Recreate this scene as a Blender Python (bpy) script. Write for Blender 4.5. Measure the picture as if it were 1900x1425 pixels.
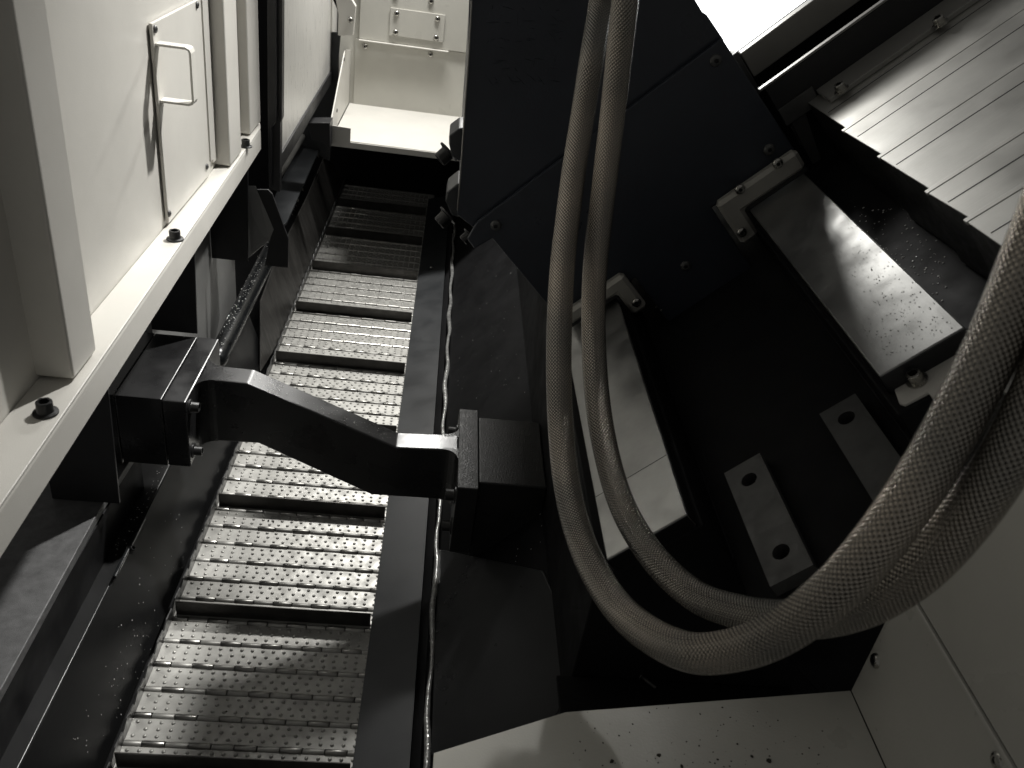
import bpy, bmesh, math, random
import numpy as np
from mathutils import Vector, Matrix
random.seed(7)
sc = bpy.context.scene
for o in list(bpy.data.objects): bpy.data.objects.remove(o)
COL = sc.collection

# ---------------------------------------------------------------- camera
H = 0.934                       # lens height above the conveyor plates (m), from the 38.1 mm plate pitch
F = 1560.0                      # focal length in photo pixels (photo 1900 x 1425)
vy = np.array([-70., -978., F]); vd = np.array([-405., 2588., F])
aY = vy/np.linalg.norm(vy); aD = vd-aY*(vd@aY); aD /= np.linalg.norm(aD); aZ = -aD; aX = np.cross(aY, aZ)
M = np.stack([aX, aY, aZ])      # world <- camera(right, down, forward)
O = np.array([0, 0, H])
cd = bpy.data.cameras.new('camera'); cam = bpy.data.objects.new('camera', cd); COL.objects.link(cam)
cd.sensor_width = 36; cd.lens = 36*F/1900; cd.clip_start = .01; cd.clip_end = 100
R3 = Matrix([[M[i][0], -M[i][1], -M[i][2]] for i in range(3)])
cam.matrix_world = Matrix.Translation(Vector(O)) @ R3.to_4x4()
cd.dof.use_dof = True; cd.dof.focus_distance = 1.15; cd.dof.aperture_fstop = 15
sc.camera = cam
sc.render.resolution_x = 1024; sc.render.resolution_y = 768

# ---------------------------------------------------------------- world, lamps, exposure
w = bpy.data.worlds.new('World'); sc.world = w; w.use_nodes = True
bg = w.node_tree.nodes['Background']; bg.inputs[0].default_value = (1.0, .98, .93, 1); bg.inputs[1].default_value = .112
def area(name, loc, target, size, power, col=(1, .985, .95), spread=180):
    l = bpy.data.lights.new(name, 'AREA'); l.shape = 'RECTANGLE'; l.size, l.size_y = size; l.energy = power; l.color = col
    l.spread = math.radians(spread)
    o = bpy.data.objects.new(name, l); COL.objects.link(o); o.location = loc
    o.rotation_euler = (Vector(target)-Vector(loc)).to_track_quat('-Z', 'Y').to_euler()
    return o
far_light = area('far_lamp_light', (-.06, 2.26, 1.28), (-.16, 1.65, .0), (.45, .08), 12.5, spread=140)
near_light = area('near_lamp_light', (.18, 1.47, 1.48), (-.32, .78, .05), (.035, .05), 3.5, spread=62)
sc.view_settings.view_transform = 'Standard'; sc.view_settings.look = 'None'
sc.view_settings.exposure = 0; sc.view_settings.gamma = 1
sc.render.engine = 'CYCLES'

# ---------------------------------------------------------------- pixel -> place helpers
def ray(px, py): return M @ np.array([px-950., py-712.5, F])
def pl(px, py, n, d):
    r = ray(px, py); n = np.array(n, float); return O + r*((d-n@O)/(n@r))
def PY(px, py, y): return pl(px, py, (0, 1, 0), y)
def PZ(px, py, z): return pl(px, py, (0, 0, 1), z)
def PX(px, py, x): return pl(px, py, (1, 0, 0), x)
S2 = math.sqrt(.5)
def PN(px, py, n): return pl(px, py, (-S2, 0, S2), n)        # plane parallel to the 45 degree bed
def UN(u, n, y): return np.array([(u-n)*S2, y, (u+n)*S2])    # bed coordinates: u up the slant, n off the bed
EU = np.array([S2, 0, S2]); EN = np.array([-S2, 0, S2]); EX = np.array([1., 0, 0]); EY = np.array([0, 1., 0]); EZ = np.array([0, 0, 1.])

# ---------------------------------------------------------------- materials
def mat(name, col, rough=.5, metal=0, var=.15, vscale=8, bump=0, bscale=300, rvar=.1, coat=0, stretch=None, spec=.5, streak=None, dist=.0004):
    m = bpy.data.materials.new(name); m.use_nodes = True
    nt = m.node_tree; N = nt.nodes; L = nt.links; b = N['Principled BSDF']
    b.inputs['Metallic'].default_value = metal; b.inputs['Specular IOR Level'].default_value = spec
    if coat: b.inputs['Coat Weight'].default_value = coat; b.inputs['Coat Roughness'].default_value = .12
    tc = N.new('ShaderNodeTexCoord'); mp = N.new('ShaderNodeMapping'); L.new(tc.outputs['Object'], mp.inputs[0])
    if stretch: mp.inputs['Scale'].default_value = stretch
    n1 = N.new('ShaderNodeTexNoise'); n1.inputs['Scale'].default_value = vscale; n1.inputs['Detail'].default_value = 8; n1.inputs['Roughness'].default_value = .65
    L.new(mp.outputs[0], n1.inputs[0])
    cr = N.new('ShaderNodeMapRange'); cr.inputs[1].default_value = .3; cr.inputs[2].default_value = .7; cr.inputs[3].default_value = 1-var; cr.inputs[4].default_value = 1+var
    L.new(n1.outputs[0], cr.inputs[0])
    mx = N.new('ShaderNodeVectorMath'); mx.operation = 'SCALE'; mx.inputs[0].default_value = col
    L.new(cr.outputs[0], mx.inputs['Scale']); L.new(mx.outputs[0], b.inputs['Base Color'])
    n2 = N.new('ShaderNodeTexNoise'); n2.inputs['Scale'].default_value = vscale*2.7; n2.inputs['Detail'].default_value = 6
    L.new(mp.outputs[0], n2.inputs[0])
    rr = N.new('ShaderNodeMapRange'); rr.inputs[1].default_value = .3; rr.inputs[2].default_value = .7; rr.inputs[3].default_value = max(.03, rough-rvar); rr.inputs[4].default_value = rough+rvar
    L.new(n2.outputs[0], rr.inputs[0]); L.new(rr.outputs[0], b.inputs['Roughness'])
    if bump:
        n3 = N.new('ShaderNodeTexNoise'); n3.inputs['Scale'].default_value = bscale; n3.inputs['Detail'].default_value = 3
        mp2 = N.new('ShaderNodeMapping'); L.new(tc.outputs['Object'], mp2.inputs[0])
        if streak: mp2.inputs['Scale'].default_value = streak
        L.new(mp2.outputs[0], n3.inputs[0])
        bp = N.new('ShaderNodeBump'); bp.inputs['Strength'].default_value = bump; bp.inputs['Distance'].default_value = dist
        L.new(n3.outputs[0], bp.inputs['Height']); L.new(bp.outputs[0], b.inputs['Normal'])
    return m
MT = dict(
    beige=mat('beige_powder_coat', (.56, .545, .505), .42, var=.05, bump=.35, bscale=900, rvar=.06),
    beige_dirty=mat('beige_sheet_oily', (.50, .49, .445), .36, var=.08, vscale=5, bump=.25, bscale=500, rvar=.12),
    black=mat('black_gloss_paint', (.011, .012, .013), .26, var=.4, bump=.5, bscale=160, rvar=.1),
    blackdull=mat('black_satin_paint', (.010, .010, .011), .48, var=.3, bump=.4, bscale=700, rvar=.1),
    castblack=mat('rough_black_casting', (.010, .010, .010), .42, var=.4, vscale=30, bump=.8, bscale=420, rvar=.1, dist=.0006),
    blacksheet=mat('black_smooth_sheet', (.007, .0072, .0075), .36, var=.2, bump=.12, bscale=700, rvar=.05),
    void=mat('shade_black_paint', (.006, .006, .0065), .6, var=.3, rvar=.1, spec=.15),  # deep black; the blocked light over the bed is put into its colour
    shelf=mat('dark_grey_textured_paint', (.085, .085, .086), .5, var=.3, vscale=60, bump=.7, bscale=1200, rvar=.1),
    greyback=mat('lifted_grey', (.22, .22, .215), .45, var=.12, bump=.2, bscale=500),  # grey stands in for light falling on the black recess sheet
    navy=mat('navy_black_paint', (.023, .027, .036), .36, var=.25, vscale=5, bump=.35, bscale=420, rvar=.1),
    strip=mat('dark_grey_sheet', (.026, .028, .030), .42, var=.12, vscale=6, bump=.1, bscale=600),
    steel=mat('conveyor_steel', (.36, .355, .335), .47, .6, var=.22, vscale=22, bump=.12, bscale=500, rvar=.09),
    steel2=mat('conveyor_hinge_steel', (.27, .265, .25), .34, 1, var=.25, vscale=60, rvar=.08),
    cleat=mat('unlit_cleat_steel', (.075, .072, .068), .42, .8, var=.3, vscale=30, rvar=.1),  # darkened steel: the unlit near faces are put into the colour
    arm=mat('black_arm_paint', (.010, .010, .0105), .30, spec=.9, var=.3, bump=.5, bscale=500, rvar=.1, dist=.0003),
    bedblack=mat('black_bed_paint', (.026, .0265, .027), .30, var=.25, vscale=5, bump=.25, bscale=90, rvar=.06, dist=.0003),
    darksteel=mat('oily_dark_steel', (.10, .10, .10), .4, 1, var=.3, vscale=40, rvar=.1),
    way=mat('ground_way_steel', (.34, .34, .33), .40, .9, var=.18, vscale=9, bump=.5, bscale=90, rvar=.12, streak=(1, .08, 1), dist=.0003),
    cover=mat('way_cover_steel', (.46, .455, .43), .44, .85, var=.14, vscale=7, bump=.5, bscale=240, rvar=.08, streak=(.1, 3, .1), dist=.0002),
    wiper=mat('grey_wiper_plate', (.34, .33, .30), .40, .25, var=.1, rvar=.06),
    grey=mat('grey_bracket_metal', (.26, .255, .24), .42, .35, var=.1, rvar=.08),
    bar=mat('steel_bar', (.085, .085, .083), .45, .4, var=.2, vscale=30, bump=.3, bscale=400),
    brushed=mat('brushed_stainless', (.70, .69, .66), .36, .45, var=.10, vscale=10, stretch=(1, 14, 1), bump=.4, bscale=60, streak=(1, 14, .6), dist=.0002),
    bolt=mat('zinc_screw', (.42, .41, .38), .28, 1, var=.1, vscale=80),
    blackbolt=mat('black_oxide_bolt', (.016, .016, .016), .42, .3, var=.2, vscale=80),
    socket=mat('socket_shadow_steel', (.04, .04, .04), .5, .8),
    chip=mat('dark_swarf', (.05, .045, .035), .45, .6, var=.5, vscale=200),
    rubber=mat('black_rubber', (.012, .012, .012), .55),
    bead=mat('wet_sealant_bead', (.38, .38, .37), .2, .5, var=.5, vscale=60, bump=1, bscale=240, dist=.001),
    scratched=mat('scratched_dark_sheet', (.045, .043, .040), .46, .25, var=.45, vscale=16, stretch=(1, 2.2, .6), bump=.3, bscale=120),
)
# oil drops, whitish so that their sparkle is put into the colour
m = bpy.data.materials.new('oil_sparkle_drop'); m.use_nodes = True; b = m.node_tree.nodes['Principled BSDF']
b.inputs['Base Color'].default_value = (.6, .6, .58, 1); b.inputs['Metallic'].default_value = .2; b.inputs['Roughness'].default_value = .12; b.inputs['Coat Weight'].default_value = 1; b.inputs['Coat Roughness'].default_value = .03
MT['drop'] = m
# lamp glass
m = bpy.data.materials.new('lamp_diffuser'); m.use_nodes = True; b = m.node_tree.nodes['Principled BSDF']
b.inputs['Emission Color'].default_value = (.97, 1, 1, 1); b.inputs['Emission Strength'].default_value = 3.6
MT['lamp'] = m
# braided hose: woven wire from the tube's own u (around) / v (along) coordinates
m = bpy.data.materials.new('braided_wire'); m.use_nodes = True; nt = m.node_tree; N = nt.nodes; L = nt.links; b = N['Principled BSDF']
b.inputs['Metallic'].default_value = 1.0; b.inputs['Roughness'].default_value = .20
uv = N.new('ShaderNodeUVMap'); uv.uv_map = 'UVMap'; sp = N.new('ShaderNodeSeparateXYZ'); L.new(uv.outputs[0], sp.inputs[0])
def mth(op, a, b_=None):
    n = N.new('ShaderNodeMath'); n.operation = op
    for i, v in enumerate((a, b_)):
        if v is None: continue
        if isinstance(v, (int, float)): n.inputs[i].default_value = v
        else: L.new(v, n.inputs[i])
    return n.outputs[0]
NB = 22.0                        # wire bundles each way round
U_, V_ = sp.outputs[0], sp.outputs[1]
A = mth('MULTIPLY', mth('ADD', U_, V_), NB); B = mth('MULTIPLY', mth('SUBTRACT', U_, V_), NB)
def strand(t, other):            # rounded strand, rising and dipping with the crossing ones
    prof = mth('ABSOLUTE', mth('SINE', mth('MULTIPLY', t, math.pi)))
    ph = mth('MULTIPLY', mth('ADD', mth('FLOOR', t), other), math.pi)
    over = mth('MULTIPLY', mth('SINE', ph), .5)
    return mth('ADD', mth('MULTIPLY', prof, .7), over)
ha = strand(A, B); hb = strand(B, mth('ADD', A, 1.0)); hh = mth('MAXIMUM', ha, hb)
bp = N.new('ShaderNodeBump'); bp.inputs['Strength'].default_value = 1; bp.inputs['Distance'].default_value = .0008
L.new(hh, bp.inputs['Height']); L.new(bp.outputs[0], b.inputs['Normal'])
n1 = N.new('ShaderNodeTexNoise'); n1.inputs['Scale'].default_value = 9; n1.inputs['Detail'].default_value = 4
cr = N.new('ShaderNodeValToRGB'); cr.color_ramp.elements[0].position = .35; cr.color_ramp.elements[1].position = .7
cr.color_ramp.elements[0].color = (.20, .195, .18, 1); cr.color_ramp.elements[1].color = (.40, .355, .30, 1)
tcn = N.new('ShaderNodeTexCoord'); L.new(tcn.outputs['Object'], n1.inputs[0]); L.new(n1.outputs[0], cr.inputs[0])
weave_shade = N.new('ShaderNodeMapRange'); weave_shade.inputs[1].default_value = .1; weave_shade.inputs[2].default_value = .9; weave_shade.inputs[3].default_value = .08; weave_shade.inputs[4].default_value = 1.35  # weave height darkens the colour, standing in for shade between wires
L.new(hh, weave_shade.inputs[0]); sv = N.new('ShaderNodeVectorMath'); sv.operation = 'SCALE'; L.new(cr.outputs[0], sv.inputs[0]); L.new(weave_shade.outputs[0], sv.inputs['Scale'])
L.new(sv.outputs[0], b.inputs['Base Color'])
MT['braid'] = m

# ---------------------------------------------------------------- object helpers
def tag(o, label=None, cat=None, group=None, kind=None):
    if label: o['label'] = label
    if cat: o['category'] = cat
    if group: o['group'] = group
    if kind: o['kind'] = kind
    return o
def link(name, me, parent=None):
    o = bpy.data.objects.new(name, me); COL.objects.link(o)
    if parent is not None:
        o.parent = parent; o.matrix_parent_inverse = Matrix.Translation(-parent.location) if parent.parent is None else Matrix.Identity(4)
    return o
def empty(name, loc): o = bpy.data.objects.new(name, None); COL.objects.link(o); o.location = Vector(loc); o.empty_display_size = .02; return o
def thing(name, loc, label, cat, group=None): return tag(empty(name, loc), label, cat, group)
def mesh(name, verts, faces, material, parent=None, smooth=False, bevel=0, segs=2):
    me = bpy.data.meshes.new(name); me.from_pydata([tuple(map(float, v)) for v in verts], [], faces); 
    bm = bmesh.new(); bm.from_mesh(me); bmesh.ops.recalc_face_normals(bm, faces=bm.faces)
    if bevel:
        es = [e for e in bm.edges if len(e.link_faces) == 2 and e.calc_face_angle(0) > .3]
        bmesh.ops.bevel(bm, geom=es, offset=bevel, segments=segs, profile=.5, affect='EDGES', clamp_overlap=True)
    bm.to_mesh(me); bm.free()
    if smooth:
        for p in me.polygons: p.use_smooth = True
    me.materials.append(MT[material] if isinstance(material, str) else material)
    return link(name, me, parent)
def prism(name, poly, ext, material, parent=None, bevel=.0012, segs=2):
    poly = [np.array(p, float) for p in poly]; ext = np.array(ext, float); n = len(poly)
    v = poly + [p+ext for p in poly]
    f = [tuple(range(n)), tuple(range(2*n-1, n-1, -1))] + [(i, (i+1) % n, n+(i+1) % n, n+i) for i in range(n)]
    return mesh(name, v, f, material, parent, bevel=bevel, segs=segs)
def box(name, a, b_, material, parent=None, bevel=.0012, ax=None):
    """axis box between corners; ax=(e1,e2,e3) for other axes (coordinates in those axes)"""
    e = ax or (EX, EY, EZ)
    c = lambda i, j, k: e[0]*(a[0], b_[0])[i]+e[1]*(a[1], b_[1])[j]+e[2]*(a[2], b_[2])[k]
    return prism(name, [c(0, 0, 0), c(1, 0, 0), c(1, 0, 1), c(0, 0, 1)], e[1]*(b_[1]-a[1]), material, parent, bevel)
BED = (EU, EY, EN)
def frame(axis):
    z = Vector(axis).normalized(); x = z.orthogonal().normalized(); y = z.cross(x); return Matrix((x, y, z)).transposed()
def lathe_mesh(name, prof, seg=20, mats=None, hexfrom=None, smooth=True):
    vs, fs, mi = [], [], []
    for k, (r, z) in enumerate(prof):
        for i in range(seg):
            a = 2*math.pi*i/seg; rr = r
            if hexfrom is not None and k >= hexfrom:      # six-sided socket
                s = (a % (math.pi/3))-math.pi/6; rr = r/math.cos(s)*.95
            vs.append((rr*math.cos(a), rr*math.sin(a), z))
    for k in range(len(prof)-1):
        for i in range(seg):
            fs.append((k*seg+i, k*seg+(i+1) % seg, (k+1)*seg+(i+1) % seg, (k+1)*seg+i)); mi.append(1 if hexfrom is not None and k >= hexfrom else 0)
    fs.append(tuple((len(prof)-1)*seg+i for i in range(seg))); mi.append(1 if hexfrom is not None else 0)
    me = bpy.data.meshes.new(name); me.from_pydata(vs, [], fs)
    for m_ in mats or ['bolt']: me.materials.append(MT[m_])
    for p, i_ in zip(me.polygons, mi): p.material_index = min(i_, len(me.materials)-1); p.use_smooth = smooth
    if smooth: me.set_sharp_from_angle(angle=math.radians(38))
    return me
BUTTON = lathe_mesh('button_screw', [(.0071, 0), (.0070, .0012), (.0064, .0026), (.0052, .0036), (.0034, .0041), (.0026, .0040), (.0024, .0018)], mats=['bolt', 'socket'], hexfrom=5)
BUTTON_D = lathe_mesh('dark_button_screw', [(.0071, 0), (.0070, .0012), (.0064, .0026), (.0052, .0036), (.0034, .0041), (.0026, .0040), (.0024, .0018)], mats=['bar', 'socket'], hexfrom=5)
CAP = lathe_mesh('cap_screw', [(.0095, 0), (.0095, .0014), (.0066, .0016), (.0066, .0095), (.0060, .0102), (.0040, .0102), (.0038, .0050)], mats=['bolt', 'socket'], hexfrom=5)
CAPB = lathe_mesh('black_cap_screw', [(.0102, 0), (.0100, .0014), (.0070, .0022), (.0066, .0030), (.0066, .0110), (.0060, .0117), (.0042, .0117), (.0040, .0060)], mats=['blackbolt', 'socket'], hexfrom=5)
RIVET = lathe_mesh('rivet', [(.0030, 0), (.0027, .0010), (.0017, .0017), (.0006, .0019)], 12, mats=['bolt'])
def put(name, me, p, axis, parent, scale=1.0, spin=None):
    o = link(name, me, parent)
    R = frame(axis).to_4x4() @ Matrix.Rotation(random.uniform(0, 6.28) if spin is None else spin, 4, 'Z')
    o.matrix_basis = Matrix.Translation(Vector(p)) @ R @ Matrix.Scale(scale, 4)
    return o
def tube(name, pts, rad, material, parent=None, seg=12, closed_ends=True, jitter=0):
    pts = [np.array(p, float) for p in pts]; n = len(pts); vs, fs = [], []
    rads = rad if hasattr(rad, '__len__') else [rad]*n
    t0 = pts[1]-pts[0]; t0 /= np.linalg.norm(t0); x = np.cross(t0, [.3, .2, .9]); x /= np.linalg.norm(x)
    for k in range(n):
        t = pts[min(k+1, n-1)]-pts[max(k-1, 0)]; t /= np.linalg.norm(t)
        x = x-t*(x@t); x /= np.linalg.norm(x); y = np.cross(t, x)
        for i in range(seg):
            a = 2*math.pi*i/seg; r = rads[k]*(1+random.uniform(-jitter, jitter)); vs.append(pts[k]+x*r*math.cos(a)+y*r*math.sin(a))
    for k in range(n-1):
        for i in range(seg): fs.append((k*seg+i, k*seg+(i+1) % seg, (k+1)*seg+(i+1) % seg, (k+1)*seg+i))
    if closed_ends: fs += [tuple(range(seg-1, -1, -1)), tuple((n-1)*seg+i for i in range(seg))]
    return mesh(name, vs, fs, material, parent, smooth=True)
def catmull(pts, m_=12):
    P = [np.array(p, float) for p in pts]; P = [2*P[0]-P[1]]+P+[2*P[-1]-P[-2]]; out = []
    for i in range(1, len(P)-2):
        for k in range(m_):
            t = k/m_; a, b_, c, d = P[i-1:i+3]
            out.append(.5*((2*b_)+(c-a)*t+(2*a-5*b_+4*c-d)*t*t+(3*b_-a-3*c+d)*t**3))
    out.append(P[-2]); return out

# ================================================================ SETTING
o = box('machine_floor', (-.80, -.3, -.16), (1.6, 3.2, -.12), 'void', bevel=0); tag(o, kind='structure')
o = box('machine_back_wall', (-.80, 2.62, -.12), (1.6, 2.66, .9), 'void', bevel=0); tag(o, kind='structure')
o = box('machine_rear_wall', (1.25, .2, -.12), (1.29, 2.62, .55), 'void', bevel=0); tag(o, kind='structure')

# ================================================================ CHIP CONVEYOR
conv = thing('chip_conveyor', (-.18, .6, 0), 'steel hinged-plate chip conveyor belt with dimpled plates and upright cleats', 'conveyor')
PITCH = .0381; Y0 = .821; XL, XR = -.319, -.026; HR = .0046
def plate_mesh():
    vs, fs = [], []
    def quad_box(x0, x1, y0, y1, z0, z1):
        b0 = len(vs)
        for z in (z0, z1):
            for x, y in ((x0, y0), (x1, y0), (x1, y1), (x0, y1)): vs.append((x, y, z))
        fs.extend([tuple(b0+i for i in f) for f in ((0, 3, 2, 1), (4, 5, 6, 7), (0, 1, 5, 4), (1, 2, 6, 5), (2, 3, 7, 6), (3, 0, 4, 7))])
    quad_box(XL+.006, XR, HR*.9, PITCH-HR*.9, -.0015, .0015)
    def dimple(x, y):
        b0 = len(vs); R_, hz, s = .0025, .0016, 10
        for r, z in ((R_, .0015), (R_*.75, .0015+hz*.65), (R_*.32, .0015+hz)):
            for i in range(s): a = 2*math.pi*i/s; vs.append((x+r*math.cos(a), y+r*math.sin(a), z))
        for k in range(2):
            for i in range(s): fs.append((b0+k*s+i, b0+k*s+(i+1) % s, b0+(k+1)*s+(i+1) % s, b0+(k+1)*s+i))
        fs.append(tuple(b0+2*s+i for i in range(s)))
    for row, (yy, sp_, x0) in enumerate(((.0290, .01375, XL+.0145), (.0195, .01475, XL+.0115+.0147), (.0100, .01375, XL+.0145))):
        x = x0
        while x < XR-.006:
            dimple(x, yy); x += sp_
    me = bpy.data.meshes.new('hinge_plate'); me.from_pydata(vs, [], fs); me.materials.append(MT['steel'])
    for i, p in enumerate(me.polygons): p.use_smooth = i >= 6
    return me
PLATE = plate_mesh()
def knuckle_mesh(mname, r, sag):
    vs, fs = [], []; s = 12; L_ = .0256
    for xx, rr in ((0, r*.9), (.0006, r), (L_-.0006, r), (L_, r*.9)):
        for i in range(s): a = 2*math.pi*i/s; vs.append((xx, rr*math.cos(a), rr*math.sin(a)+sag))
    for k in range(3):
        for i in range(s): fs.append((k*s+i, k*s+(i+1) % s, (k+1)*s+(i+1) % s, (k+1)*s+i))
    fs += [tuple(range(s-1, -1, -1)), tuple(3*s+i for i in range(s))]
    me = bpy.data.meshes.new('hinge_knuckle'); me.from_pydata(vs, [], fs); me.materials.append(MT[mname])
    for p in me.polygons: p.use_smooth = len(p.vertices) == 4
    me.set_sharp_from_angle(angle=math.radians(40))
    return me
KN = [knuckle_mesh('steel2', HR, .0002), knuckle_mesh('steel', HR*.93, -.0003)]
KFLIP = Matrix.Scale(-1, 4, (0, 1, 0))
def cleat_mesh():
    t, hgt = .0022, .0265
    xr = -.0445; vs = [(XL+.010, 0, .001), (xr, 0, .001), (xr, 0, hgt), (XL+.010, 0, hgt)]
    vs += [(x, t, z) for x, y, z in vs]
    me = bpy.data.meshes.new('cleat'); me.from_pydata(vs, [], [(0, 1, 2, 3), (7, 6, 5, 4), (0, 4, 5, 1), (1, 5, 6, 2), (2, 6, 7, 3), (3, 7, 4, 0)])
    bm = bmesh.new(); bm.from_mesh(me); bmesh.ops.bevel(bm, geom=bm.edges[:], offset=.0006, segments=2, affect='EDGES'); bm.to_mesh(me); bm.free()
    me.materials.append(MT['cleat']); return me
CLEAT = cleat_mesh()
def side_mesh():                      # overlapping side wing at the end of each plate
    t = .0016; out = [(-.006, .0), (PITCH+.004, .0), (PITCH+.002, .019), (.018, .022), (-.003, .012)]
    vs = [(XL+.0075, y, z) for y, z in out]+[(XL+.0075-t, y, z) for y, z in out]; n = len(out)
    fs = [tuple(range(n)), tuple(range(2*n-1, n-1, -1))]+[(i, (i+1) % n, n+(i+1) % n, n+i) for i in range(n)]
    me = bpy.data.meshes.new('side_wing'); me.from_pydata(vs, [], fs); me.materials.append(MT['darksteel']); return me
SIDE = side_mesh()
loc0 = Matrix.Translation(-conv.location)
def child(name, me, parent, y, x=0, z=0):
    o = bpy.data.objects.new(name, me); COL.objects.link(o); o.parent = parent
    if parent is conv: o.location = Vector((x, y, z))-conv.location
    else: o.location = (x, y, z)
    return o
far_vs, far_fs = [], []
for k in range(-8, 50):
    y = Y0+k*PITCH
    p = child('hinge_plate', PLATE, conv, y)
    p.rotation_euler.x = random.gauss(0, .012)
    child('side_wing', SIDE, p, 0)
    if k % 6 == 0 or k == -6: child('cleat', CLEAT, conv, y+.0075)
    for q in range(11):
        x = XL+.002+q*.0266-(.013 if q == 0 else 0)*0
        kn = KN[(q+k) % 2]
        if -6 <= k < 21: o = child('hinge_knuckle', kn, p, 0, x)
        else:
            b0 = len(far_vs); far_vs += [(v.co.x+x, v.co.y+y, v.co.z) for v in kn.vertices]; far_fs += [tuple(b0+i for i in pp.vertices) for pp in kn.polygons]
o = mesh('hinge_knuckles', far_vs, far_fs, 'steel2', conv); tag(o, kind='stuff')
# return pan under the belt
box('belt_pan', (XL-.02, .40, -.05), (XR+.03, 2.60, -.045), 'void', conv, 0)

# conveyor side guard on the bed side: dark grey overlapping strip, groove and wet bead
g = thing('conveyor_guard_strip', (0, .5, .02), 'long flat dark grey sheet strip beside the right edge of the conveyor', 'guard strip')
ys, ye = .38, 2.55
box('strip_plate', (0, ys, 0), (1, ye, 1), 'strip', g) if False else None
prism('strip_plate', [(-.0425, ys, .012), (.024, ys, .032), (.024, ys, .029), (-.0425, ys, .009)], (0, ye-ys, 0), 'strip', g, .0006)
prism('strip_lip', [(.0245, ys, .020), (.036, ys, .036), (.036, ys, .030), (.0245, ys, .014)], (0, ye-ys, 0), 'blackdull', g, .0006)
put('screw', RIVET, PZ(800, 496, .026), (0, 0, 1), g, 1.3)
pts = []
for i in range(90):
    y = .42+i*(2.3-.42)/89; pts.append((.0415+.0016*math.sin(i*.9)+random.uniform(-.0006, .0006), y, .046+.0012*math.sin(i*.37)))
o = tube('sealant_bead', pts, [.0030+.0016*abs(math.sin(i*.23))*random.uniform(.6, 1.2) for i in range(90)], 'bead', seg=10, jitter=.08)
tag(o, 'wet shiny lumpy sealant bead along the foot of the black bed slope', 'sealant')

# ---------------------------------------------------------------- left chutes
ch = prism('chute_plate', [(-.3195, .30, .010), (-.357, .30, .125), (-.3595, .30, .124), (-.3225, .30, .008)], (0, 1.19, 0), 'blacksheet', None, .0006)
tag(ch, 'smooth black sloping chute sheet left of the near conveyor plates under the arm', 'chute')
def chp(px, py):                                            # on the chute plane
    a = np.array([-.3195, 0, .012]); d = np.array([-.0375, 0, .115]); nrm = np.cross(d, EY); nrm /= np.linalg.norm(nrm); return pl(px, py, nrm, nrm@a)
fc = thing('chute_sheet', chp(570, 450), 'scratched grey sloping chute sheet beside the far conveyor plates', 'chute')
off = np.array([.004, 0, .0015])
prism('sheet', [chp(*p)+off for p in [(478, 560), (500, 500), (528, 440), (566, 365), (601, 283), (636, 338), (620, 385), (580, 480), (535, 590), (500, 655), (478, 690)]], (.0025, 0, .0008), 'scratched', fc, .0005)
for p in [(602, 266), (586, 293), (567, 319), (557, 355), (548, 373)]:
    put('rivet', RIVET, chp(*p)+np.array([.006, 0, .006]), (.9, 0, .3), fc, 1.5)
for p in [(548, 378), (545, 386), (541, 393), (538, 402), (534, 404), (531, 410), (528, 414)]:
    put('rivet', RIVET, chp(*p)+np.array([.006, 0, .006]), (.7, .2, .6), fc, .6)

# ---------------------------------------------------------------- left beam, shelf, back sheet under the ledge
bm_ = thing('side_beam', (-.385, 1.0, .10), 'black steel beam running beside the left chute under the arm', 'beam')
box('beam_body', (-.405, .30, .02), (-.360, 1.06, .122), 'blacksheet', bm_, .0008)
box('beam_edge', (-.3575, .765, .1285), (-.3525, .875, .1335), 'black', bm_, .0015)
put('cap_screw', CAPB, PZ(240, 1020, .129), (.8, 0, .6), bm_, .6)
rb = thing('round_end_bar', PZ(397, 668, .14), 'black oily bar with rounded end scattered with chips behind the arm', 'bar')
rp = []
for s_ in np.linspace(0, 1, 40):
    a_ = PZ(398, 664, .150); b_ = PZ(512, 436, .150); rp.append(a_+(b_-a_)*s_)
for k, (pxl, pxr) in enumerate([((381, 660), (410, 668))]):
    A_, B_ = PZ(380, 656, .150), PZ(411, 668, .150); wd = np.linalg.norm(A_[:2]-B_[:2])
tubepts = [p-np.array([0, 0, .012]) for p in rp]
o = tube('bar_body', tubepts, [.010]+[.0175]*38+[.0175], 'black', rb, 16)
sh = prism('shelf_plate', [PZ(193, 930, .20), PZ(0, 1282, .20), PZ(-120, 1495, .20), (-.47, .35, .20), (-.47, .95, .20), (-.3755, .95, .20)], (0, 0, -.012), 'shelf', None, .001)
tag(sh, 'dark grey grainy shelf plate under the near end of the white ledge', 'shelf')
o = box('shelf_skirt', (-.392, .34, .0), (-.3795, .95, .186), 'void', None, .001); tag(o, 'plain black vertical skirt below the grainy dark grey shelf', 'skirt panel')
o = box('under_ledge_sheet', (-.393, 1.056, .03), (-.385, 1.52, .462), 'greyback', None, .0005); tag(o, 'back sheet in the recess under the white ledge, its light put into grey colour', 'back panel')

# ---------------------------------------------------------------- white cabinet wall with ledge
cab = thing('cabinet_wall', (-.34, .95, .48), 'cream white sheet metal cabinet wall with posts and lit ledge', 'cabinet wall')
WX = -.335
box('wall_panel', (WX-.004, .10, .480), (WX, 1.52, 1.35), 'beige', cab, .0005)
def exl(y): return -.287-.029*(y-.3)/1.17
lp = [(WX+.0005, .12), (exl(.12), .12), (exl(1.45), 1.45), (exl(1.475)-.006, 1.478), (WX+.0005, 1.478)]
prism('ledge', [(x, y, .500) for x, y in lp], (0, 0, -.0025), 'beige', cab, .0008)
e0, e1 = exl(.12), exl(1.45)
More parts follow.
